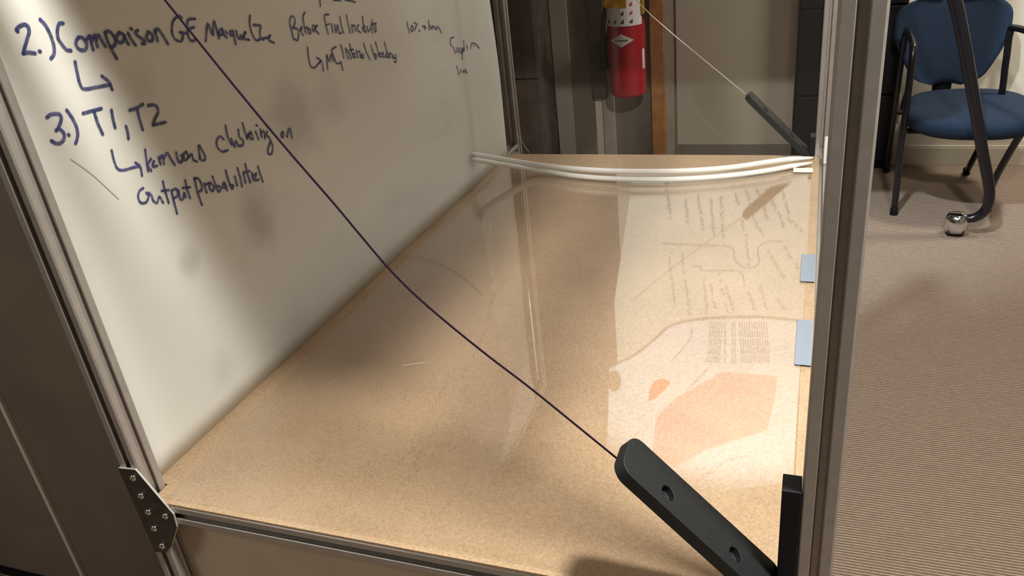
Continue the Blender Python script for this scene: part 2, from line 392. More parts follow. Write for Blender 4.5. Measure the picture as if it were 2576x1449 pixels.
obj('rail', extrusion((-PW/2, 0, zr), (-PW/2, D, zr), PW, 1), M['alu'], cage)
obj('rail', extrusion((W+PW/2, 0, zr), (W+PW/2, D, zr), PW, 1), M['alu'], cage)
for y in (-PW/2,): obj('rail', extrusion((0, y, ZT-PW/2), (W, y, ZT-PW/2), PW, 0), M['alu'], cage)
for x in (-PW/2, W+PW/2): obj('rail', extrusion((x, 0, ZT-PW/2), (x, D, ZT-PW/2), PW, 1), M['alu'], cage)

# board floor of the cage, notched round the posts
fl = bmesh.new(); zb = ZM-0.004
pts = [(0.0015, -PW), (W-0.001, -PW), (W-0.001, 0.002), (W+0.012, 0.002), (W+0.012, 1.563), (-0.034, 1.563), (-0.034, 0.002), (0.0015, 0.002)]
prism(fl, [Vector((x, y, zb)) for x, y in pts], (0, 0, 0.004))
tag(obj('floor_board', fl, M['mdf']), 'tan hardboard sheet forming the floor of the aluminium cage', 'board')

# corner plate with its bolts
bp = thing('corner_plate', 'dark steel corner plate with bolts on the left front post', 'bracket', (0.0, -0.04, 0.02))
out = [(310,1175),(345,1178),(440,1290),(449,1322),(436,1368),(424,1384),(400,1386)]
P = [aty(x, y, -PW) for x, y in out]; P = [Vector((p.x, -PW, p.z)) for p in P]
P[0].x = -PW+0.001; P[6].x = -PW+0.006
pb = bmesh.new(); prism(pb, P, (0, -0.004, 0)); 
plate = obj('plate', pb, [M['plate'], M['plate_edge']], bp)
for f in plate.data.polygons:
    if abs(f.normal.y) < 0.5: f.material_index = 1
plate.modifiers.new('bevel', 'BEVEL').width = 0.0004
for q in [(336,1201),(356,1246),(374,1287),(417,1297),(389,1328),(409,1372)]:
    c = aty(*q, -PW-0.004); b_ = bmesh.new()
    prof = [(0.0056, 0.0), (0.0056, 0.0012), (0.0050, 0.0028), (0.0036, 0.0040), (0.0020, 0.0046), (0.0018, 0.0034), (0.0002, 0.0034)]
    lathe(b_, prof, (0, 0, 0), 20)
    bmesh.ops.rotate(b_, verts=b_.verts, cent=(0, 0, 0), matrix=Matrix.Rotation(math.pi/2, 3, 'X'))
    bmesh.ops.translate(b_, verts=b_.verts, vec=(c.x, -PW-0.004, c.z))
    obj('bolt', b_, M['bolt'], bp, smooth=True)

# panel under the front rail
tag(obj('lower_panel', box((0.002, -0.012, ZF+0.03), (W-0.002, -0.004, zr-PW/2-0.001)), M['taupe']), 'taupe board closing the cage below its front rail', 'panel')

# unseen opaque cover added over the cage to shade the whiteboard
tag(obj('shade_cover', box((-PW, 0.045, ZT+0.0005), (0.83, 1.10, ZT+0.012)), M['mdf']), 'unseen hardboard cover added on top of the cage to shade the whiteboard', 'board')

# white board standing along the left side, gently bowed
YE = 1.535
def board_x(y):                       # where the sheet stands, from front to back
    t = y/1.41; return -0.024+0.032*t-0.003*math.sin(math.pi*t)
wb = bmesh.new(); ny, nz = 40, 24; g = []
H = 0.97
for i in range(ny+1):
    rr = []
    for j in range(nz+1):
        tz = j/nz; z = ZM+0.0005+tz*(H-ZM)
        ye = YE + 0.012*math.sin(7*z)*min(1, z*3)
        y = 0.001+(ye-0.001)*i/ny
        rr.append(wb.verts.new((board_x(y), y, z)))
    g.append(rr)
for i in range(ny):
    for j in range(nz): wb.faces.new((g[i][j], g[i+1][j], g[i+1][j+1], g[i][j+1]))
board = obj('whiteboard', wb, M['board'], smooth=True)
sm = board.modifiers.new('thickness', 'SOLIDIFY'); sm.thickness = 0.003; sm.offset = 0
tag(board, 'white marker board covered in blue handwriting along the left side of the cage', 'whiteboard')
def onboard(px, py):
    y = 0.7
    for _ in range(12):
        x = board_x(max(0, min(1.6, y))); p = atx(px, py, x); y = 0.5*y+0.5*p.y
    x = board_x(max(0, min(1.6, y))); return atx(px, py, x) + Vector((0.0022, 0, 0))

CA = (6.133, 20, 30); CB = (8.587, 410, 20); CC = (7.625, 700, 0); CD = (9.055, 1000, 40); CE = (7.36, 90, 240); CF = (5.152, 260, 310)
lines = {
 'comparison': (0.0042, CA, [[(130,300),(110,270),(170,215),(240,195),(290,230),(305,310),(275,420),(240,540),(215,640)],[(215,640),(300,625),(400,640)],[(462,605),(478,610)],
  [(475,115),(560,210),(640,370),(685,520),(690,640),(640,720)],[(830,175),(770,180),(740,280),(750,400),(810,500),(880,580),(950,595)],
  [(1070,390),(1030,450),(1040,530),(1110,590),(1180,570),(1190,480),(1130,400),(1070,390)],[(1190,430),(1240,370),(1260,460),(1295,590)],[(1262,460),(1320,360),(1335,440),(1362,540)],[(1340,430),(1375,360),(1420,430),(1485,540)],
  [(1480,330),(1540,500),(1660,720)],[(1485,320),(1540,300),(1610,370),(1645,460),(1620,530),(1560,545)],[(1700,320),(1660,400),(1700,480),(1770,440),(1770,360),(1700,320)],[(1775,360),(1800,430),(1845,505)],
  [(1835,330),(1880,420),(1950,515)],[(1875,258),(1890,268)],[(1985,285),(1950,330),(2010,390),(2080,440),(2095,490),(2055,495)],[(2150,310),(2120,390),(2150,450),(2210,440),(2210,360),(2150,310)],
  [(2245,290),(2265,350),(2290,450)],[(2255,310),(2290,262),(2350,330),(2450,495)]]),
 'arrow': (0.0042, CA, [[(1015,765),(1050,950),(1095,1120),(1160,1190),(1350,1160),(1560,1120)],[(1430,990),(1540,1080),(1590,1200)]]),
 'marquette': (0.0036, CB, [[(385,220),(330,170),(250,220),(190,310),(170,450),(190,600),(270,700),(370,720),(405,650),(400,560),(340,530)],[(340,525),(420,540),(500,550)],
  [(670,240),(540,250),(500,330),(510,470),(520,600),(570,700),(620,720),(690,680)],[(650,420),(590,440),(530,470)],[(900,720),(920,520),(940,340),(1000,470),(1060,590),(1060,440),(1080,290),(1130,450),(1190,660)],
  [(1250,450),(1195,500),(1210,590),(1270,560),(1260,470),(1300,590),(1350,640)],[(1330,500),(1360,560)],[(1490,500),(1430,510),(1435,590),(1490,590),(1490,510),(1520,650),(1550,790)],[(1560,500),(1590,640),(1650,670),(1650,590),(1700,680)],
  [(1700,640),(1770,530),(1730,560),(1750,670),(1840,690)],[(1860,170),(1850,330),(1900,550),(1990,700),(2070,680)],[(1930,370),(2090,390),(2070,500),(2090,650),(2150,690)],[(2150,650),(2230,650),(2300,590),(2260,690),(2380,760)]]),
 'before_first_incident': (0.0032, CC, [[(780,0),(790,120)],[(1040,2),(1180,12)],[(1260,0),(1380,20),(1460,45)],
  [(280,760),(230,560),(200,430),(230,320),(290,340),(300,450),(260,540)],[(260,540),(350,560),(375,660),(350,780),(300,755)],[(400,590),(435,510),(420,600),(460,680)],
  [(490,240),(455,330),(480,500),(510,640)],[(500,530),(550,540),(560,640),(600,640),(590,560),(545,560)],[(640,490),(700,520),(650,610),(640,540)],[(730,490),(690,560),(760,650)],
  [(950,280),(870,300),(890,450),(940,650)],[(890,490),(960,460)],[(1000,460),(1030,620)],[(1060,470),(1090,630),(1120,480),(1150,640),(1190,630)],[(1165,320),(1190,480),(1235,640)],
  [(1290,290),(1320,450),(1360,630)],[(1390,480),(1410,620)],[(1410,500),(1440,490),(1470,600)],[(1520,480),(1500,560),(1560,630)],[(1600,320),(1620,480),(1670,620)],[(1640,500),(1600,560),(1650,620)],
  [(1690,510),(1710,610),(1750,560)],[(1760,500),(1795,640)],[(1775,380),(1800,500),(1850,620)],[(1770,470),(1860,450)],[(1850,470),(1860,600)]]),
 'internal_bleeding': (0.0032, CC, [[(545,910),(560,1080),(600,1260),(680,1300),(770,1200),(800,1180)],[(720,1110),(790,1150),(830,1240),(850,1360)],[(930,1330),(910,1050),(965,1180),(1000,1040),(1040,1180)],
  [(1090,900),(1010,960),(1050,1080),(1090,1200),(1130,1220),(1180,1200)],[(1185,1190),(1220,1350)],[(1180,860),(1220,1000),(1240,1110)],[(1270,930),(1300,1050),(1330,1130)],[(1290,950),(1340,1010),(1380,1130)],
  [(1350,850),(1390,1000),(1420,1100)],[(1360,960),(1420,950)],[(1420,1040),(1450,1030),(1440,1100),(1470,1100)],[(1480,970),(1510,1110)],[(1510,1000),(1545,990),(1560,1100)],[(1590,1040),(1570,1100),(1620,1110),(1610,1050)],[(1620,830),(1670,1000),(1740,1140)],
  [(1760,870),(1800,1000),(1850,1140),(1860,1060),(1820,1040)],[(1840,800),(1880,920),(1910,1080)],[(1920,1040),(1950,1010),(1935,1080),(1965,1090)],[(1975,1030),(2000,1010),(1990,1090),(2020,1100)],[(2020,810),(2060,960),(2100,1100)],[(2060,1030),(2040,1080),(2090,1100)],
  [(2105,1010),(2130,1110)],[(2130,1030),(2160,1040),(2180,1110)],[(2200,1060),(2180,1110),(2230,1110)],[(2240,1050),(2240,1190),(2205,1180)]]),
 'margin_note': (0.0032, CD, [[(200,150),(215,240),(255,390)],[(310,220),(285,300),(320,355),(345,280),(310,220)],[(365,150),(395,175)],[(430,180),(400,250),(380,330)],[(470,320),(485,360)],[(550,230),(630,270)],[(600,220),(600,310)],[(690,120),(705,310)],
  [(715,220),(760,300),(780,230),(840,300)],[(850,240),(880,310),(900,245),(950,310),(980,390)],[(1265,490),(1200,510),(1185,600),(1210,690)],[(1235,690),(1270,750),(1300,850)],[(1340,720),(1330,800),(1370,820),(1370,740)],[(1400,720),(1410,830),(1450,830),(1445,740)],
  [(1480,730),(1460,780),(1500,800),(1500,740),(1460,850),(1460,990)],[(1490,560),(1500,720)],[(1550,660),(1580,760)],[(1650,740),(1660,650),(1700,620),(1720,690)],[(1730,610),(1780,660),(1850,740)],[(1330,1150),(1360,1240),(1385,1350)],[(1420,1230),(1425,1300)],[(1460,1250),(1480,1290),(1500,1230),(1530,1290)],[(1530,1230),(1570,1300)]]),
 'item_three': (0.0042, CE, [[(180,410),(260,350),(380,340),(440,380),(440,480),(390,610)],[(350,650),(400,620),(490,690),(500,790),(450,870),(360,890),(265,840)],[(578,722),(592,736)],[(545,270),(640,400),(720,560),(750,700),(740,800),(710,890)],
  [(850,330),(1000,290),(1190,240)],[(1060,310),(1120,510),(1215,720)],[(1375,270),(1400,420),(1445,600)],[(1645,570),(1675,680),(1690,800)],[(1710,275),(1850,235),(1960,165)],[(1855,250),(1900,440),(1960,640)],[(2060,195),(2140,175),(2220,210),(2245,310),(2190,430),(2150,550)],[(2150,550),(2250,530),(2380,500)]]),
 'kmeans_clustering_on': (0.0035, CF, [[(90,350),(120,480),(170,590),(250,605),(380,570),(440,560)],[(400,510),(460,560),(485,680)],[(525,340),(545,500),(565,620)],[(600,460),(560,540),(605,615)],[(620,540),(640,480),(625,560),(680,550)],
  [(700,440),(725,530)],[(715,460),(750,420),(770,530)],[(765,460),(810,385),(850,450),(910,540)],[(930,380),(950,480),(990,510),(1030,430),(990,420)],[(1060,370),(1010,420),(1040,480),(1090,440),(1060,370)],[(1090,440),(1130,400),(1150,470),(1200,500)],[(1240,450),(1220,290),(1270,360),(1310,450),(1280,485),(1230,460)],
  [(1545,210),(1500,170),(1455,230),(1470,320),(1530,370),(1600,350)],[(1570,30),(1600,180),(1650,280)],[(1640,200),(1690,310),(1700,230),(1740,300)],[(1735,80),(1750,180),(1800,230),(1790,290),(1750,290)],[(1790,0),(1820,110),(1850,200)],[(1850,180),(1890,130),(1860,150),(1900,210)],[(1900,110),(1930,210)],[(1960,110),(2000,210)],[(1970,26),(1982,34)],
  [(2020,80),(2040,180)],[(2030,120),(2070,110),(2080,200)],[(2110,110),(2090,160),(2130,180),(2180,300),(2170,390),(2130,400),(2120,340),(2150,250)],[(2310,110),(2290,150),(2310,190),(2325,140),(2310,110)],[(2370,180),(2385,90),(2410,80),(2430,190)]]),
 'output_probabilities': (0.0035, CF, [[(500,840),(450,880),(435,960),(470,1030),(540,1020),(570,940),(540,900)],[(570,900),(610,940),(630,1000),(680,1030),(710,950),(760,1030)],[(755,750),(780,860),(830,1030)],[(740,875),(830,865)],[(865,870),(890,980),(940,1170)],[(875,870),(930,850),(950,930),(900,970)],
  [(960,870),(980,980),(1020,980),(1030,900),(1050,960)],[(1045,740),(1070,860),(1110,970)],[(1010,840),(1110,830)],[(1170,730),(1210,900),(1265,1060)],[(1165,715),(1220,720),(1260,800),(1260,870),(1230,885)],[(1290,780),(1325,900)],[(1300,800),(1350,780)],[(1370,770),(1360,840),(1400,880),(1420,830),(1370,770)],
  [(1400,690),(1440,800),(1480,890),(1510,840),(1470,810)],[(1550,770),(1530,830),(1570,830),(1560,770),(1590,870)],[(1570,610),(1600,720),(1650,850),(1670,810),(1630,800)],[(1690,690),(1720,810)],[(1725,580),(1760,700),(1785,820)],[(1800,640),(1830,770)],[(1825,530),(1850,640),(1890,770)],[(1800,645),(1880,620)],[(1910,640),(1930,740)],[(1930,680),(1970,650),(1950,740),(2000,730)],[(1990,560),(2020,660),(2055,760)]]),
}
for nm, (wd, (s, ox, oy), strokes) in lines.items():
    b_ = bmesh.new()
    for i, st in enumerate(strokes):
        P = catmull([onboard(ox+x/s, oy+y/s) for x, y in st], 5)
        P = [p+Vector((0.00004*(i % 9), 0, 0)) for p in P]
        ribbon(b_, P, wd*1.18, (1, 0, 0))
    o = obj('handwriting', b_, M['marker'], board)
# faint pencil-like scratch lines low on the board
b_ = bmesh.new()
ribbon(b_, catmull([onboard(x, y) for x, y in [(175,400),(230,440),(295,500)]], 5), 0.0015, (1, 0, 0))
obj('scratch', b_, M['faint'], board)

# clear acrylic sheet laid over the floor board, taped along its right edge
XR = 0.8965; ZS = ZM+0.0035
fs = bmesh.new(); prism(fs, [Vector((x, y, ZM+0.0003)) for x, y in ((0.022, -0.026), (XR, -0.026), (XR, 1.44), (0.022, 1.43))], (0, 0, 0.0030))
tag(obj('clear_sheet', fs, M['pane']), 'flat clear acrylic sheet covering the tan cage floor and mirroring papers', 'sheet')
b_ = bmesh.new(); ribbon(b_, catmull([Vector((*atz(x, y, ZS).to_2d(), ZS)) for x, y in [(1010,640),(1090,658),(1155,690),(1212,738)]], 6), 0.0012, (0, 0, 1)); obj('scratch', b_, M['pencil'], bpy.data.objects['clear_sheet'])
def floorquad(pix, z0, z1):
    bm = bmesh.new(); P = [atz(x, y, z1) for x, y in pix]; prism(bm, [Vector((p.x, p.y, z0)) for p in P], (0, 0, z1-z0)); return bm
for lab, (y0, y1) in (('shorter strip of grey blue tape on the floor sheet edge, farther back', (0.790, 0.915)), ('longer strip of grey blue tape on the floor sheet edge, nearer the front', (0.487, 0.638))):
    tb = bmesh.new()
    prism(tb, [Vector((x, y, 0)) + Vector((0, 0, z)) for x, y, z in ((XR-0.010, y0, ZS+0.0003), (XR-0.010, y1, ZS+0.0003), (0.9135, y1, ZS+0.0003), (0.9135, y0, ZS+0.0003))], (0, 0, 0.0003))
    tag(obj('tape_strip', tb, M['tape']), lab, 'tape')
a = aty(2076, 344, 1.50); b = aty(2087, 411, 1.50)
tag(obj('glint_tab', box((a.x, 1.498, b.z), (b.x, 1.502, a.z)), M['glare_white']), 'small upright glint modelled as a white tab at the far right corner of the cage', 'tab')  # solid white piece painted in for an upright glint
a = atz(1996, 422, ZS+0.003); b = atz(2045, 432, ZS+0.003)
tag(obj('glint_tab', box((a.x, b.y, ZS+0.0004), (b.x, a.y, ZS+0.003)), M['glare_white'], bevel=0.0008), 'small level glint modelled as a white tab on the floor sheet in its far right corner', 'tab')  # glint off the sheet edge, built as a white piece

# bowed clear sheet at the back, white tubes stand in for the glare along its foot
def arcpts(pix):
    return pix
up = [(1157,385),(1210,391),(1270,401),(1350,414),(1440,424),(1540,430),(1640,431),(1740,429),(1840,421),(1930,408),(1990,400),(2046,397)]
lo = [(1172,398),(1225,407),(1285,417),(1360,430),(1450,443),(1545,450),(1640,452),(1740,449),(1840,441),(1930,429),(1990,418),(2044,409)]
sh = thing('curved_sheet', 'bowed clear plastic sheet with a double glare line modelled in white along its foot, across the back of the cage', 'sheet', (0.45, 1.45, ZM))
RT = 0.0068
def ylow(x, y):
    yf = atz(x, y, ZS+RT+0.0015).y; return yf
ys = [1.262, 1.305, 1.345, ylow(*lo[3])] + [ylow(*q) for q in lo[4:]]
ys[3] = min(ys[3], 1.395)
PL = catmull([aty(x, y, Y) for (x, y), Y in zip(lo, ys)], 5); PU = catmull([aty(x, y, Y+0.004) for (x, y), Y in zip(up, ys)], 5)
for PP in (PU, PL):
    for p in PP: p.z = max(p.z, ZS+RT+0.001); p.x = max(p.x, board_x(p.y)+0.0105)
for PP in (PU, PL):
    b_ = bmesh.new(); tube(b_, PP, lambda t: RT*min(1, 0.4+9*t, 0.45+6*(1-t)), 10); obj('white_glare_line', b_, M['glare_white'], sh, smooth=True)
b_ = bmesh.new(); n = len(PU); rows = []
for k, zz in enumerate((0, 0.12, 0.3, 0.55, 0.92)):
    rows.append([b_.verts.new((p.x, p.y+0.004+0.02*k*k*0.1, max(p.z+0.0, zz) if k else p.z)) for p in PU])
for r_ in range(4):
    for i in range(n-1): b_.faces.new((rows[r_][i], rows[r_][i+1], rows[r_+1][i+1], rows[r_+1][i]))
obj('sheet', b_, M['sheet'], sh, smooth=True)

# thin pale scratch-like thread by the back left post
a, b = aty(1302, 338, 1.60), aty(1331, 384, 1.56)
b_ = bmesh.new(); tube(b_, [a, b], 0.0008, 6); tag(obj('thread', b_, M['string_pale']), 'short pale thread at the foot of the back left post', 'thread')
a, b = atz(1010, 921, ZM+0.001), atz(1070, 912, ZM+0.001)
b_ = bmesh.new(); tube(b_, [a, (a+b)/2+Vector((0, 0.001, 0)), b], 0.0009, 6); tag(obj('glue_thread', b_, M['string_pale']), 'tiny translucent glue thread lying on the middle of the tan floor', 'thread')

# ================================================================== PRINTED ARMS
A = Vector((0.700, 0, -0.714)); N = Vector((0.714, 0, 0.700))
S0, S1, TOP, TH = 0.3275, 0.560, 0.6955, 0.0155
Y0, Y1 = -0.069, -0.0105
def rr_loop(s0, s1, y0, y1, r, k=8):
    pts = []
    for cx, cy, a0 in ((s1-r, y1-r, 0), (s0+r, y1-r, 90), (s0+r, y0+r, 180), (s1-r, y0+r, 270)):
        for i in range(k+1):
            a = math.radians(a0+90*i/k); pts.append((cx+r*math.cos(a), cy+r*math.sin(a)))
    return pts
def loc_arm(s, y, n): return A*s + Vector((0, y, 0)) + N*n
def hole_s(px, py):
    d = ray(px, py); t = (TOP-CAM.dot(N))/d.dot(N); p = CAM+t*d; return p.dot(A), p.y
def make_arm():
    bm = bmesh.new()
    L = [loc_arm(s, y, TOP-TH) for s, y in rr_loop(S0, S1, Y0, Y1, 0.017)]
    prism(bm, L, N*TH)
    o = obj('bar', bm, M['black_print'])
    cuts = []
    for q in ((1673, 1277), (1846, 1436)):
        s, y = hole_s(*q); y = (Y0+Y1)/2-0.008
        for rad, d0, d1 in ((0.0088, TOP-0.0085, TOP+0.01), (0.0038, TOP-TH-0.01, TOP+0.01)):
            cb = bmesh.new(); pts = [loc_arm(s+rad*math.cos(a), y+rad*math.sin(a), d0) for a in [2*math.pi*k/28 for k in range(28)]]
            prism(cb, pts, N*(d1-d0)); cuts.append(obj('cutter', cb, M['black']))
    for c in cuts:
        m_ = o.modifiers.new('b', 'BOOLEAN'); m_.operation = 'DIFFERENCE'; m_.object = c; m_.solver = 'EXACT'
    bv = o.modifiers.new('bev', 'BEVEL'); bv.width = 0.0009; bv.segments = 2; bv.limit_method = 'ANGLE'; bv.angle_limit = math.radians(50)
    dg = bpy.context.evaluated_depsgraph_get(); me = bpy.data.meshes.new_from_object(o.evaluated_get(dg))
    o.modifiers.clear(); o.data = me
    for c in cuts: bpy.data.objects.remove(c)
    return o
arm1 = thing('cord_holder', 'large black plastic arm with counterbored holes on the right front post', 'holder', (0.89, -0.04, 0.08), 'black string arms on the right posts')
bar = make_arm(); bar.parent = arm1; bar.matrix_parent_inverse = Matrix.Translation(arm1.location).inverted()
blk = obj('mounting_block', box((0.8825, -0.0355, ZS+0.0008), (W-0.0005, -0.0085, 0.222)), M['black'], arm1, bevel=0.001)
arm2 = arm1.copy(); col.objects.link(arm2); arm2['label'] = 'small black plastic arm in the far right corner of the cage'
DY = 1.535+0.04
arm2.location = Vector(arm1.location) + Vector((0.002, DY, -0.032))
b2 = bar.copy(); col.objects.link(b2); b2.parent = arm2; b2.matrix_parent_inverse = Matrix.Translation(arm1.location).inverted()
mb = obj('mounting_block', box((0.888, 1.528, ZM+0.001), (W-0.0005, 1.566, 0.10)), M['black'], arm2, bevel=0.001)

sp = [(1553,1154),(1440,1062),(1330,973),(1225,893),(1120,808),(1040,738),(975,672),(900,584),(840,512),(700,350),(560,180),(415,0),(300,-140)]
b_ = bmesh.new(); tube(b_, catmull([aty(x, y, -0.040) for x, y in sp], 4), 0.00115, 8)
tag(obj('string', b_, M['string_dark'], smooth=True), 'thin dark string running from the large black arm up over the handwriting', 'string')
b_ = bmesh.new(); tube(b_, [aty(x, y, 1.535) for x, y in [(1877,238),(1700,92),(1640,40),(1560,-40)]], 0.0012, 8)
tag(obj('string', b_, M['string_pale'], smooth=True), 'thin pale string running from the far small arm up past the extinguisher', 'string')

# ================================================================== LEFT SIDE
part = thing('partition', 'dark taupe fabric partition left of the cage', 'partition', (-1.5, 0.35, ZF))
xs = aty(110, 1229, 0.32).x
obj('panel', box((-2.9, 0.32, ZF+0.02), (xs-0.006, 0.36, 1.5)), M['partition'], part, bevel=0.002)
obj('panel', box((xs+0.006, 0.32, ZF+0.02), (-0.075, 0.36, 1.5)), M['partition'], part, bevel=0.002)
obj('white_seam_strip', box((xs-0.0058, 0.312, ZF+0.02), (xs+0.0058, 0.36, 1.5)), M['white_trim'], part)
obj('foot', box((-2.9, 0.31, ZF), (-0.075, 0.37, ZF+0.02)), M['black'], part)

# ================================================================== FIRE EXTINGUISHER
EX, EY, R = -0.052, 3.60, 0.098
e0 = aty(1592, 236, EY).z; 
ext = thing('fire_extinguisher', 'red fire extinguisher with white labels and a yellow tag hanging on the back wall', 'extinguisher', (EX, EY, e0))
b_ = bmesh.new()
prof = [(0.030, 0.004), (R-0.014, 0.0), (R-0.004, 0.006), (R, 0.022), (R, 0.36), (R-0.008, 0.39), (R-0.028, 0.42), (0.045, 0.445), (0.03, 0.455), (0.03, 0.47)]
lathe(b_, prof, (EX, EY, e0), 48); obj('cylinder', b_, M['red'], ext, smooth=True)
def wrap(px0, px1, z0, z1, rad, m, name, th=0.0008, n=14, parent=ext, shape=None):
    """curved label hugging the cylinder; px0/px1 are angles in degrees from the front"""
    bm = bmesh.new(); lo_, hi_ = [], []
    for i in range(n+1):
        t = i/n; a = math.radians(px0+(px1-px0)*t); d = Vector((math.sin(a), -math.cos(a), 0))
        zl, zh = (z0, z1) if shape is None else shape(t)
        lo_.append([bm.verts.new(Vector((EX, EY, zl))+d*rad), bm.verts.new(Vector((EX, EY, zl))+d*(rad+th))])
        hi_.append([bm.verts.new(Vector((EX, EY, zh))+d*rad), bm.verts.new(Vector((EX, EY, zh))+d*(rad+th))])
    for i in range(n):
        bm.faces.new((lo_[i][1], lo_[i+1][1], hi_[i+1][1], hi_[i][1]))
        bm.faces.new((lo_[i][0], lo_[i+1][0], hi_[i+1][0], hi_[i][0]))
        bm.faces.new((lo_[i][0], lo_[i+1][0], lo_[i+1][1], lo_[i][1]))
        bm.faces.new((hi_[i][0], hi_[i+1][0], hi_[i+1][1], hi_[i][1]))
    return obj(name, bm, m, parent)
zt = aty(1590, 66, EY-R).z; zd = aty(1580, 102, EY-R).z
ang = 14                                             # the camera looks at the cylinder a little from its right
lab = wrap(-72, 66, zt, zt+0.18, R+0.0006, M['white_label'], 'white_label')
dl = wrap(-42, 34, 0, 0, R+0.0006, M['silver_label'], 'diamond_label', shape=lambda t: (zd-0.034*(1-abs(2*t-1)), zd+0.034*(1-abs(2*t-1))), n=16)
for k, (a0, a1) in enumerate([(-24,-18),(-16,-12),(-10,-3),(-1,3),(5,8),(10,15)]):
    wrap(a0, a1, zd-0.003, zd+0.003+(0.002 if k % 2 else 0), R+0.0016, M['ink_dark'], 'lettering', n=2, parent=dl)
z0 = aty(1628, 172, EY-R*0.4).z; z1 = aty(1628, 122, EY-R*0.4).z
wrap(64, 76, z0, z1, R+0.0006, M['white_label'], 'side_label', n=4)
random.seed(3)
for rI, (zz, hh) in enumerate([(zt+0.02, 0.022), (zt+0.062, 0.02), (zt+0.104, 0.022), (zt+0.145, 0.02)]):
    for a0 in (-48, -22, 2, 28):
        if rI in (1, 2) and a0 < -10: continue
        b_m = M['ink_red'] if (rI > 0 and (a0 == 28)) or (rI == 3 and a0 == 2) else M['ink_dark']
        # small pictogram: figure with a round head and a body
        def blob(a, z, w_, h_): wrap(a-w_, a+w_, 0, 0, R+0.0016, b_m, 'pictogram', n=6, parent=lab, shape=lambda t: (z-h_*math.sqrt(max(0, 1-(2*t-1)**2)), z+h_*math.sqrt(max(0, 1-(2*t-1)**2))))
        blob(a0, zz, 5.0, hh*0.30); blob(a0+3, zz+hh*0.42, 2.2, hh*0.18)
g0 = aty(1555, 0, EY-R-0.01)
yt = bmesh.new(); prism(yt, [Vector((EX-0.085, EY-R-0.006, zt+0.098)), Vector((EX+0.028, EY-R-0.012, zt+0.090)), Vector((EX+0.030, EY-R-0.012, zt+0.20)), Vector((EX-0.085, EY-R-0.006, zt+0.20))], (0, -0.001, 0))
obj('yellow_tag', yt, M['gold'], ext)
yt = bmesh.new(); bx(yt, (EX+0.090, EY-R*0.5, zt+0.05), (EX+0.104, EY-R*0.5+0.02, zt+0.19)); obj('side_tag', yt, M['gold'], ext)
b_ = bmesh.new(); tube(b_, catmull([(EX-0.03, EY-0.02, e0+0.50), (EX-0.09, EY-0.03, e0+0.47), (EX-0.115, EY-0.03, e0+0.38), (EX-0.125, EY-0.02, e0+0.25), (EX-0.128, EY-0.01, e0+0.15)], 6), 0.012, 12); obj('hose', b_, M['black_gloss'], ext, smooth=True)
b_ = bmesh.new(); tube(b_, [(EX-0.128, EY-0.01, e0+0.24), (EX-0.128, EY-0.01, e0+0.14)], lambda t: 0.016+0.010*t, 14); obj('nozzle', b_, M['black'], ext, smooth=True)
b_ = bmesh.new(); lathe(b_, [(0.028, 0.455), (0.028, 0.50), (0.018, 0.52)], (EX, EY, e0), 20); bx(b_, (EX-0.015, EY-0.16, e0+0.515), (EX+0.015, EY+0.02, e0+0.53)); obj('valve_handle', b_, M['black'], ext)
b_ = bmesh.new(); bx(b_, (EX-0.03, EY+R-0.002, e0+0.12), (EX+0.03, 3.762, e0+0.40)); obj('wall_bracket', b_, M['black'], ext)

# ================================================================== BLUE CHAIR
ch = thing('office_chair', 'blue upholstered armchair with black tube frame against the back wall', 'chair', (1.52, 3.3, ZF))
# seat: rounded front, slightly domed
def superloop(cx, cy, hx, hy, e, n=40):
    P = []
    for i in range(n):
        a = 2*math.pi*i/n; c, s = math.cos(a), math.sin(a)
        P.append((cx+hx*math.copysign(abs(c)**(2/e), c), cy+hy*math.copysign(abs(s)**(2/e), s)))
    return P
b_ = bmesh.new(); SX, SY = 1.545, 3.27
layers = [(0.86, -0.375, 0), (0.97, -0.355, 0), (1.0, -0.325, 0), (0.97, -0.300, 0), (0.86, -0.290, 0), (0.55, -0.288, 0), (0.05, -0.292, 0)]
rings = []
for f, z, _ in layers:
    rg = []
    for x, y in superloop(0, 0, 0.262*f, 0.275*f, 2.9, 44):
        yy = y*(1.0-0.0) - (0.05*(1-(x/0.27)**2) if y < 0 else 0)*f
        rg.append(b_.verts.new((SX+x*(1.06 if y < 0 else 0.94), SY+yy, z + 0.018*(y < 0)*0)))
    rings.append(rg)
for i in range(len(rings)-1):
    for k in range(44): b_.faces.new((rings[i][k], rings[i][(k+1) % 44], rings[i+1][(k+1) % 44], rings[i+1][k]))
b_.faces.new(rings[0][::-1]); b_.faces.new(rings[-1]); obj('seat', b_, M['blue'], ch, smooth=True)
# backrest
def back_w(t):  # half width from bottom (0) to top (1)
    return 0.105+0.135*min(1, t/0.55)**0.65 if t < 0.55 else 0.24-0.0*t
b_ = bmesh.new(); BX, BY, BZ0, BZ1 = 1.468, 3.555, -0.268, 0.125
NB, NT = 22, 26
front, backf = [], []
for j in range(NT+1):
    t = j/NT; z = BZ0+(BZ1-BZ0)*t; hw = back_w(t)
    e = 1.0
    if t < 0.12: hw *= math.sqrt(1-(1-t/0.12)**2)*0.45+0.55
    if t > 0.72: hw *= max(0.02, (1-((t-0.72)/0.28)**2.6))**0.5
    fr_, bk_ = [], []
    for i in range(NB+1):
        u = -1+2*i/NB; x = BX+hw*u; cur = 0.045*u*u; puff = 0.022*math.sqrt(max(0, 1-u**4))*math.sqrt(max(0, 1-(2*t-1)**6))
        lean = 0.10*(t-0.2)
        fr_.append(b_.verts.new((x, BY-cur+lean-puff, z))); bk_.append(b_.verts.new((x, BY-cur+lean+0.008+puff*0.5, z)))
    front.append(fr_); backf.append(bk_)
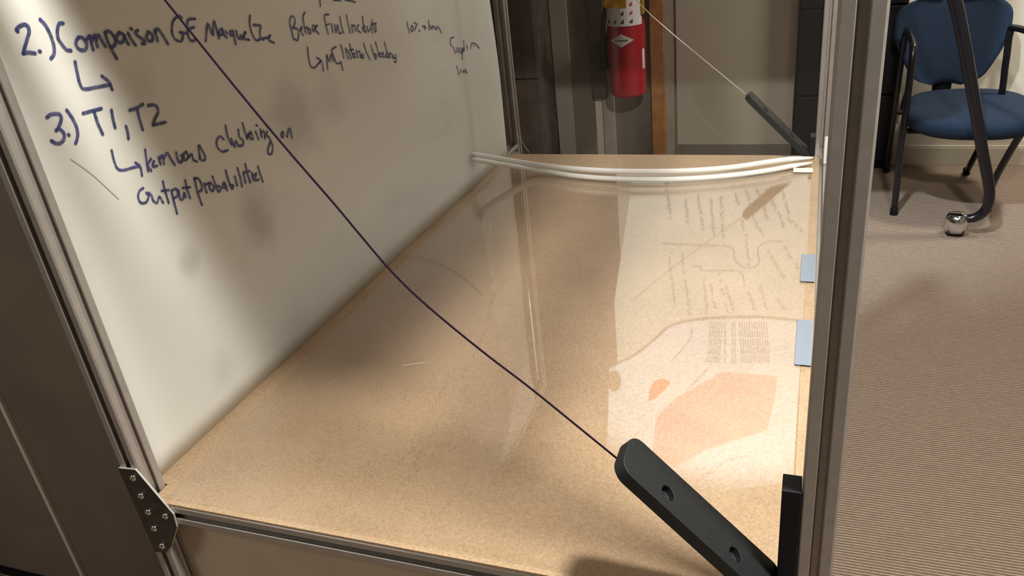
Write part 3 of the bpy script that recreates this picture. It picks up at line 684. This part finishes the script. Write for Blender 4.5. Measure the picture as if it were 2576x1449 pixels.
for j in range(NT):
    for i in range(NB):
        b_.faces.new((front[j][i], front[j][i+1], front[j+1][i+1], front[j+1][i])); b_.faces.new((backf[j][i+1], backf[j][i], backf[j+1][i], backf[j+1][i+1]))
    b_.faces.new((front[j][0], front[j+1][0], backf[j+1][0], backf[j][0])); b_.faces.new((front[j][NB], backf[j][NB], backf[j+1][NB], front[j+1][NB]))
for j in (0, NT):
    for i in range(NB): b_.faces.new((front[j][i], front[j][i+1], backf[j][i+1], backf[j][i]))
obj('backrest', b_, M['blue'], ch, smooth=True)
b_ = bmesh.new(); bx(b_, (1.42, 3.555, -0.36), (1.50, 3.575, -0.22)); obj('back_support', b_, M['black'], ch, bevel=0.004)
# frame: side loops (front leg, arm, rear leg) and crossbars
def loop_side(x0, x1, nm):
    bm = bmesh.new()
    tube(bm, catmull([(x0, 3.07, ZF+0.01), (x0, 3.09, -0.45), (x0+0.004, 3.10, -0.16), (x0+0.006, 3.12, -0.03), (x0+0.006, 3.18, 0.0), (x0+0.006, 3.40, 0.0), (x0+0.006, 3.50, -0.02), (x0+0.004, 3.53, -0.10), (x0, 3.56, -0.4), (x0, 3.64, ZF+0.01)], 6), 0.0145, 12)
    return obj(nm, bm, M['black_gloss'], ch, smooth=True)
loop_side(1.268, 0, 'side_frame')
b_ = bmesh.new(); tube(b_, catmull([(1.655, 3.14, ZF+0.01), (1.66, 3.13, -0.60), (1.72, 3.00, -0.30), (1.80, 2.90, -0.08), (1.80, 2.92, -0.01), (1.76, 3.06, 0.01), (1.68, 3.32, 0.012), (1.668, 3.36, -0.02), (1.675, 3.38, -0.15), (1.68, 3.42, -0.37), (1.63, 3.62, ZF+0.01)], 6), 0.0145, 12)
obj('side_frame', b_, M['black_gloss'], ch, smooth=True)
b_ = bmesh.new(); tube(b_, [(1.268, 3.16, -0.385), (1.70, 3.16, -0.385)], 0.012, 10); obj('crossbar', b_, M['black'], ch)
b_ = bmesh.new(); tube(b_, [(1.268, 3.46, -0.385), (1.67, 3.46, -0.385)], 0.012, 10); obj('crossbar', b_, M['black'], ch)
b_ = bmesh.new(); tube(b_, catmull([(1.30, 3.56, -0.40), (1.32, 3.60, -0.30), (1.33, 3.60, -0.20)], 4), 0.012, 10); obj('back_tube', b_, M['black'], ch, smooth=True)
for x, y in ((1.268, 3.07), (1.268, 3.64), (1.63, 3.62), (1.655, 3.14)):
    b_ = bmesh.new(); lathe(b_, [(0.017, 0), (0.017, 0.03), (0.015, 0.034)], (x, y, ZF), 14); obj('foot', b_, M['black'], ch)

# ================================================================== ROLLING STAND LEG
YS = 2.86
rs = thing('rolling_stand', 'rolling board stand whose black tubular leg bends to a caster by the blue chair', 'stand', (1.5, YS, ZF))
b_ = bmesh.new()
pp = [aty(x, y, YS) for x, y in [(2330,-250),(2368,-110),(2402,0),(2424,100),(2450,250),(2470,370),(2486,455),(2489,500),(2476,532),(2450,548),(2420,550)]]
tube(b_, catmull(pp, 5), lambda t: 0.027-0.009*t, 16); obj('pole', b_, M['black_gloss'], rs, smooth=True)
c = aty(2406, 556, YS)
b_ = bmesh.new(); lathe(b_, [(0.038, -0.045), (0.045, -0.02), (0.043, 0.016), (0.034, 0.032), (0.012, 0.036)], (c.x, YS, c.z), 20); obj('caster_housing', b_, M['chrome'], rs, smooth=True)
zc = ZF+0.030
for s in (-1, 1):
    b_ = bmesh.new(); tube(b_, [(c.x+s*0.010, YS, zc), (c.x+s*0.030, YS, zc)], 0.030, 20); obj('wheel', b_, M['black'], rs)

# ================================================================== PANEL OF THE ROLLING STAND (seen mirrored in the floor sheet)
YP = 2.50
obj('board_panel', box((0.12, YP, 0.42), (1.20, YP+0.02, 2.24)), M['cream'], rs, bevel=0.003)
obj('spill_blocker', box((-0.62, YP+0.001, 0.42), (0.119, YP+0.019, 2.24)), M['dark_wood'], rs, bevel=0.003)  # unseen dark board added to stop the spot spilling onto the back wall
for x in (0.13, 1.19): obj('panel_post', box((x-0.012, YP+0.021, 0.40), (x+0.012, YP+0.05, 2.25)), M['black'], rs)
b_ = bmesh.new(); tube(b_, [pp[0], (1.21, YP+0.04, pp[0].z+0.12)], 0.025, 12); obj('arm', b_, M['black_gloss'], rs, smooth=True)
def mirror(px, py, y):
    d = ray(px, py); t = (ZS-CAM.z)/d.z; p = CAM+t*d; d2 = Vector((d.x, d.y, -d.z)); t2 = (y-p.y)/d2.y; return p+t2*d2
def flat(pix, off, m, name, th=0.0006, parent=None):
    bm = bmesh.new(); P = [mirror(x, y, YP-off) for x, y in pix]; P = [Vector((p.x, YP-off, p.z)) for p in P]
    prism(bm, P, (0, -th, 0)); return obj(name, bm, m, parent)
p1 = flat([(1590,452),(1700,452),(1850,445),(2075,432),(2060,900),(1560,1000),(1545,760)], 0.0006, M['paper'], 'paper_sheet')
tag(p1, 'cream paper sheet with pencil notes, on the rolling stand, mirrored in the floor sheet', 'paper')
GS, GX, GY = 3.45, 1640, 420
segs = [((130,130),(160,450)),((290,200),(310,520)),((390,180),(450,540)),((510,250),(540,590)),((600,240),(620,610)),((690,100),(760,350)),((790,90),(860,360)),((860,400),(965,590)),((900,150),(1020,480)),((960,110),(1150,510)),((1100,40),(1180,400)),((1180,440),(1310,560)),((820,580),(835,850)),
 ((1010,730),(1150,950)),((1150,690),(1280,880)),((150,740),(200,1190)),((260,740),(330,1280)),((450,950),(480,1270)),((510,1010),(550,1220)),((580,920),(660,1260)),((640,1020),(710,1250)),((800,990),(900,1240)),((940,1020),(1000,1260)),((1070,1110),(1160,1240)),((780,430),(800,540))]
b_ = bmesh.new(); random.seed(11)
def dpt(x, y, o): p = mirror(GX+x/GS, GY+y/GS, YP-o); return Vector((p.x, YP-o, p.z))
for (a, b) in segs:
    L = math.hypot(b[0]-a[0], b[1]-a[1]); n = int(L/7); st = []
    dx, dy = (b[0]-a[0])/L, (b[1]-a[1])/L
    for i in range(n+1):
        t = i/n
        if st and random.random() < 0.22:
            if len(st) > 2: ribbon(b_, [dpt(x, y, 0.0012) for x, y in st], 0.006, (0, -1, 0), 0.0003)
            st = []; continue
        off = (15 if i % 2 else -12)*random.uniform(0.2, 1.3)
        st.append((a[0]+dx*L*t-dy*off, a[1]+dy*L*t+dx*off))
    if len(st) > 2: ribbon(b_, [dpt(x, y, 0.0012) for x, y in st], 0.006, (0, -1, 0), 0.0003)
for st in ([(90,660),(400,675),(680,690),(720,800),(790,860),(870,870),(930,820),(920,700),(1000,645),(1130,640)], [(340,850),(420,860),(450,895),(750,900),(800,990)]):
    ribbon(b_, catmull([dpt(x, y, 0.0013) for x, y in st], 5), 0.006, (0, -1, 0), 0.0003)
obj('pencil_notes', b_, M['pencil'], p1)['kind'] = 'stuff'
p2 = flat([(1532,925),(1600,890),(1650,850),(1690,818),(1765,802),(1870,797),(1960,801),(2080,818),(2060,1180),(1990,1212),(1880,1226),(1760,1244),(1600,1290),(1520,1200),(1530,1050)], 0.003, M['paper_w'], 'printed_poster')
tag(p2, 'white printed sheet with a pink area, on the rolling stand, mirrored in the floor sheet', 'poster')
flat([(1815,935),(1955,945),(1950,1000),(1930,1080),(1780,1130),(1700,1170),(1640,1150),(1650,1050),(1700,1000)], 0.0038, M['pink'], 'pink_area', parent=p2)
flat([(1630,1008),(1634,975),(1648,956),(1668,951),(1688,960),(1670,982),(1650,1000)], 0.0038, M['orange'], 'orange_shape', parent=p2)
b_ = bmesh.new(); ribbon(b_, catmull([mirror(x, y, YP-0.0040) for x, y in [(1532,925),(1600,890),(1650,850),(1690,818),(1765,802),(1870,797),(1960,801),(2080,818)]], 5), 0.009, (0, -1, 0), 0.0002); obj('curl_shadow', b_, M['pencil'], p2)  # grey ribbon paints the shadow along the curling sheet edge
flat([(1545+17*math.cos(a), 957+27*math.sin(a)) for a in [2*math.pi*k/20 for k in range(20)]], 0.0046, M['laminate'], 'brown_spot', parent=p2)
b_ = bmesh.new(); GS, GX, GY = 3.082, 1500, 780
for k in range(9):
    x = 890+k*18+(40 if k > 6 else 0)
    for seg in range(5):
        ya = 90+seg*66; ribbon(b_, [dpt(x-seg*6*(k < 6), ya, 0.0040), dpt(x-6*(seg+1)*(k < 6), ya+50, 0.0040)], 0.006, (0, -1, 0), 0.0003)
for k in range(12):
    x = 1110+k*19
    for seg in range(5): ya = 90+seg*66; ribbon(b_, [dpt(x+seg*4, ya, 0.0040), dpt(x+4*(seg+1), ya+50, 0.0040)], 0.006, (0, -1, 0), 0.0003)
for st in ([(741,130),(730,220),(640,330),(590,380)], [(700,620),(820,500),(900,400)], [(900,1260),(1000,1170),(1100,1140),(1200,1130)], [(780,1330),(900,1230)]):
    ribbon(b_, catmull([dpt(x, y, 0.0041) for x, y in st], 5), 0.006, (0, -1, 0), 0.0003)
obj('print', b_, M['print_grey'], p2)['kind'] = 'stuff'
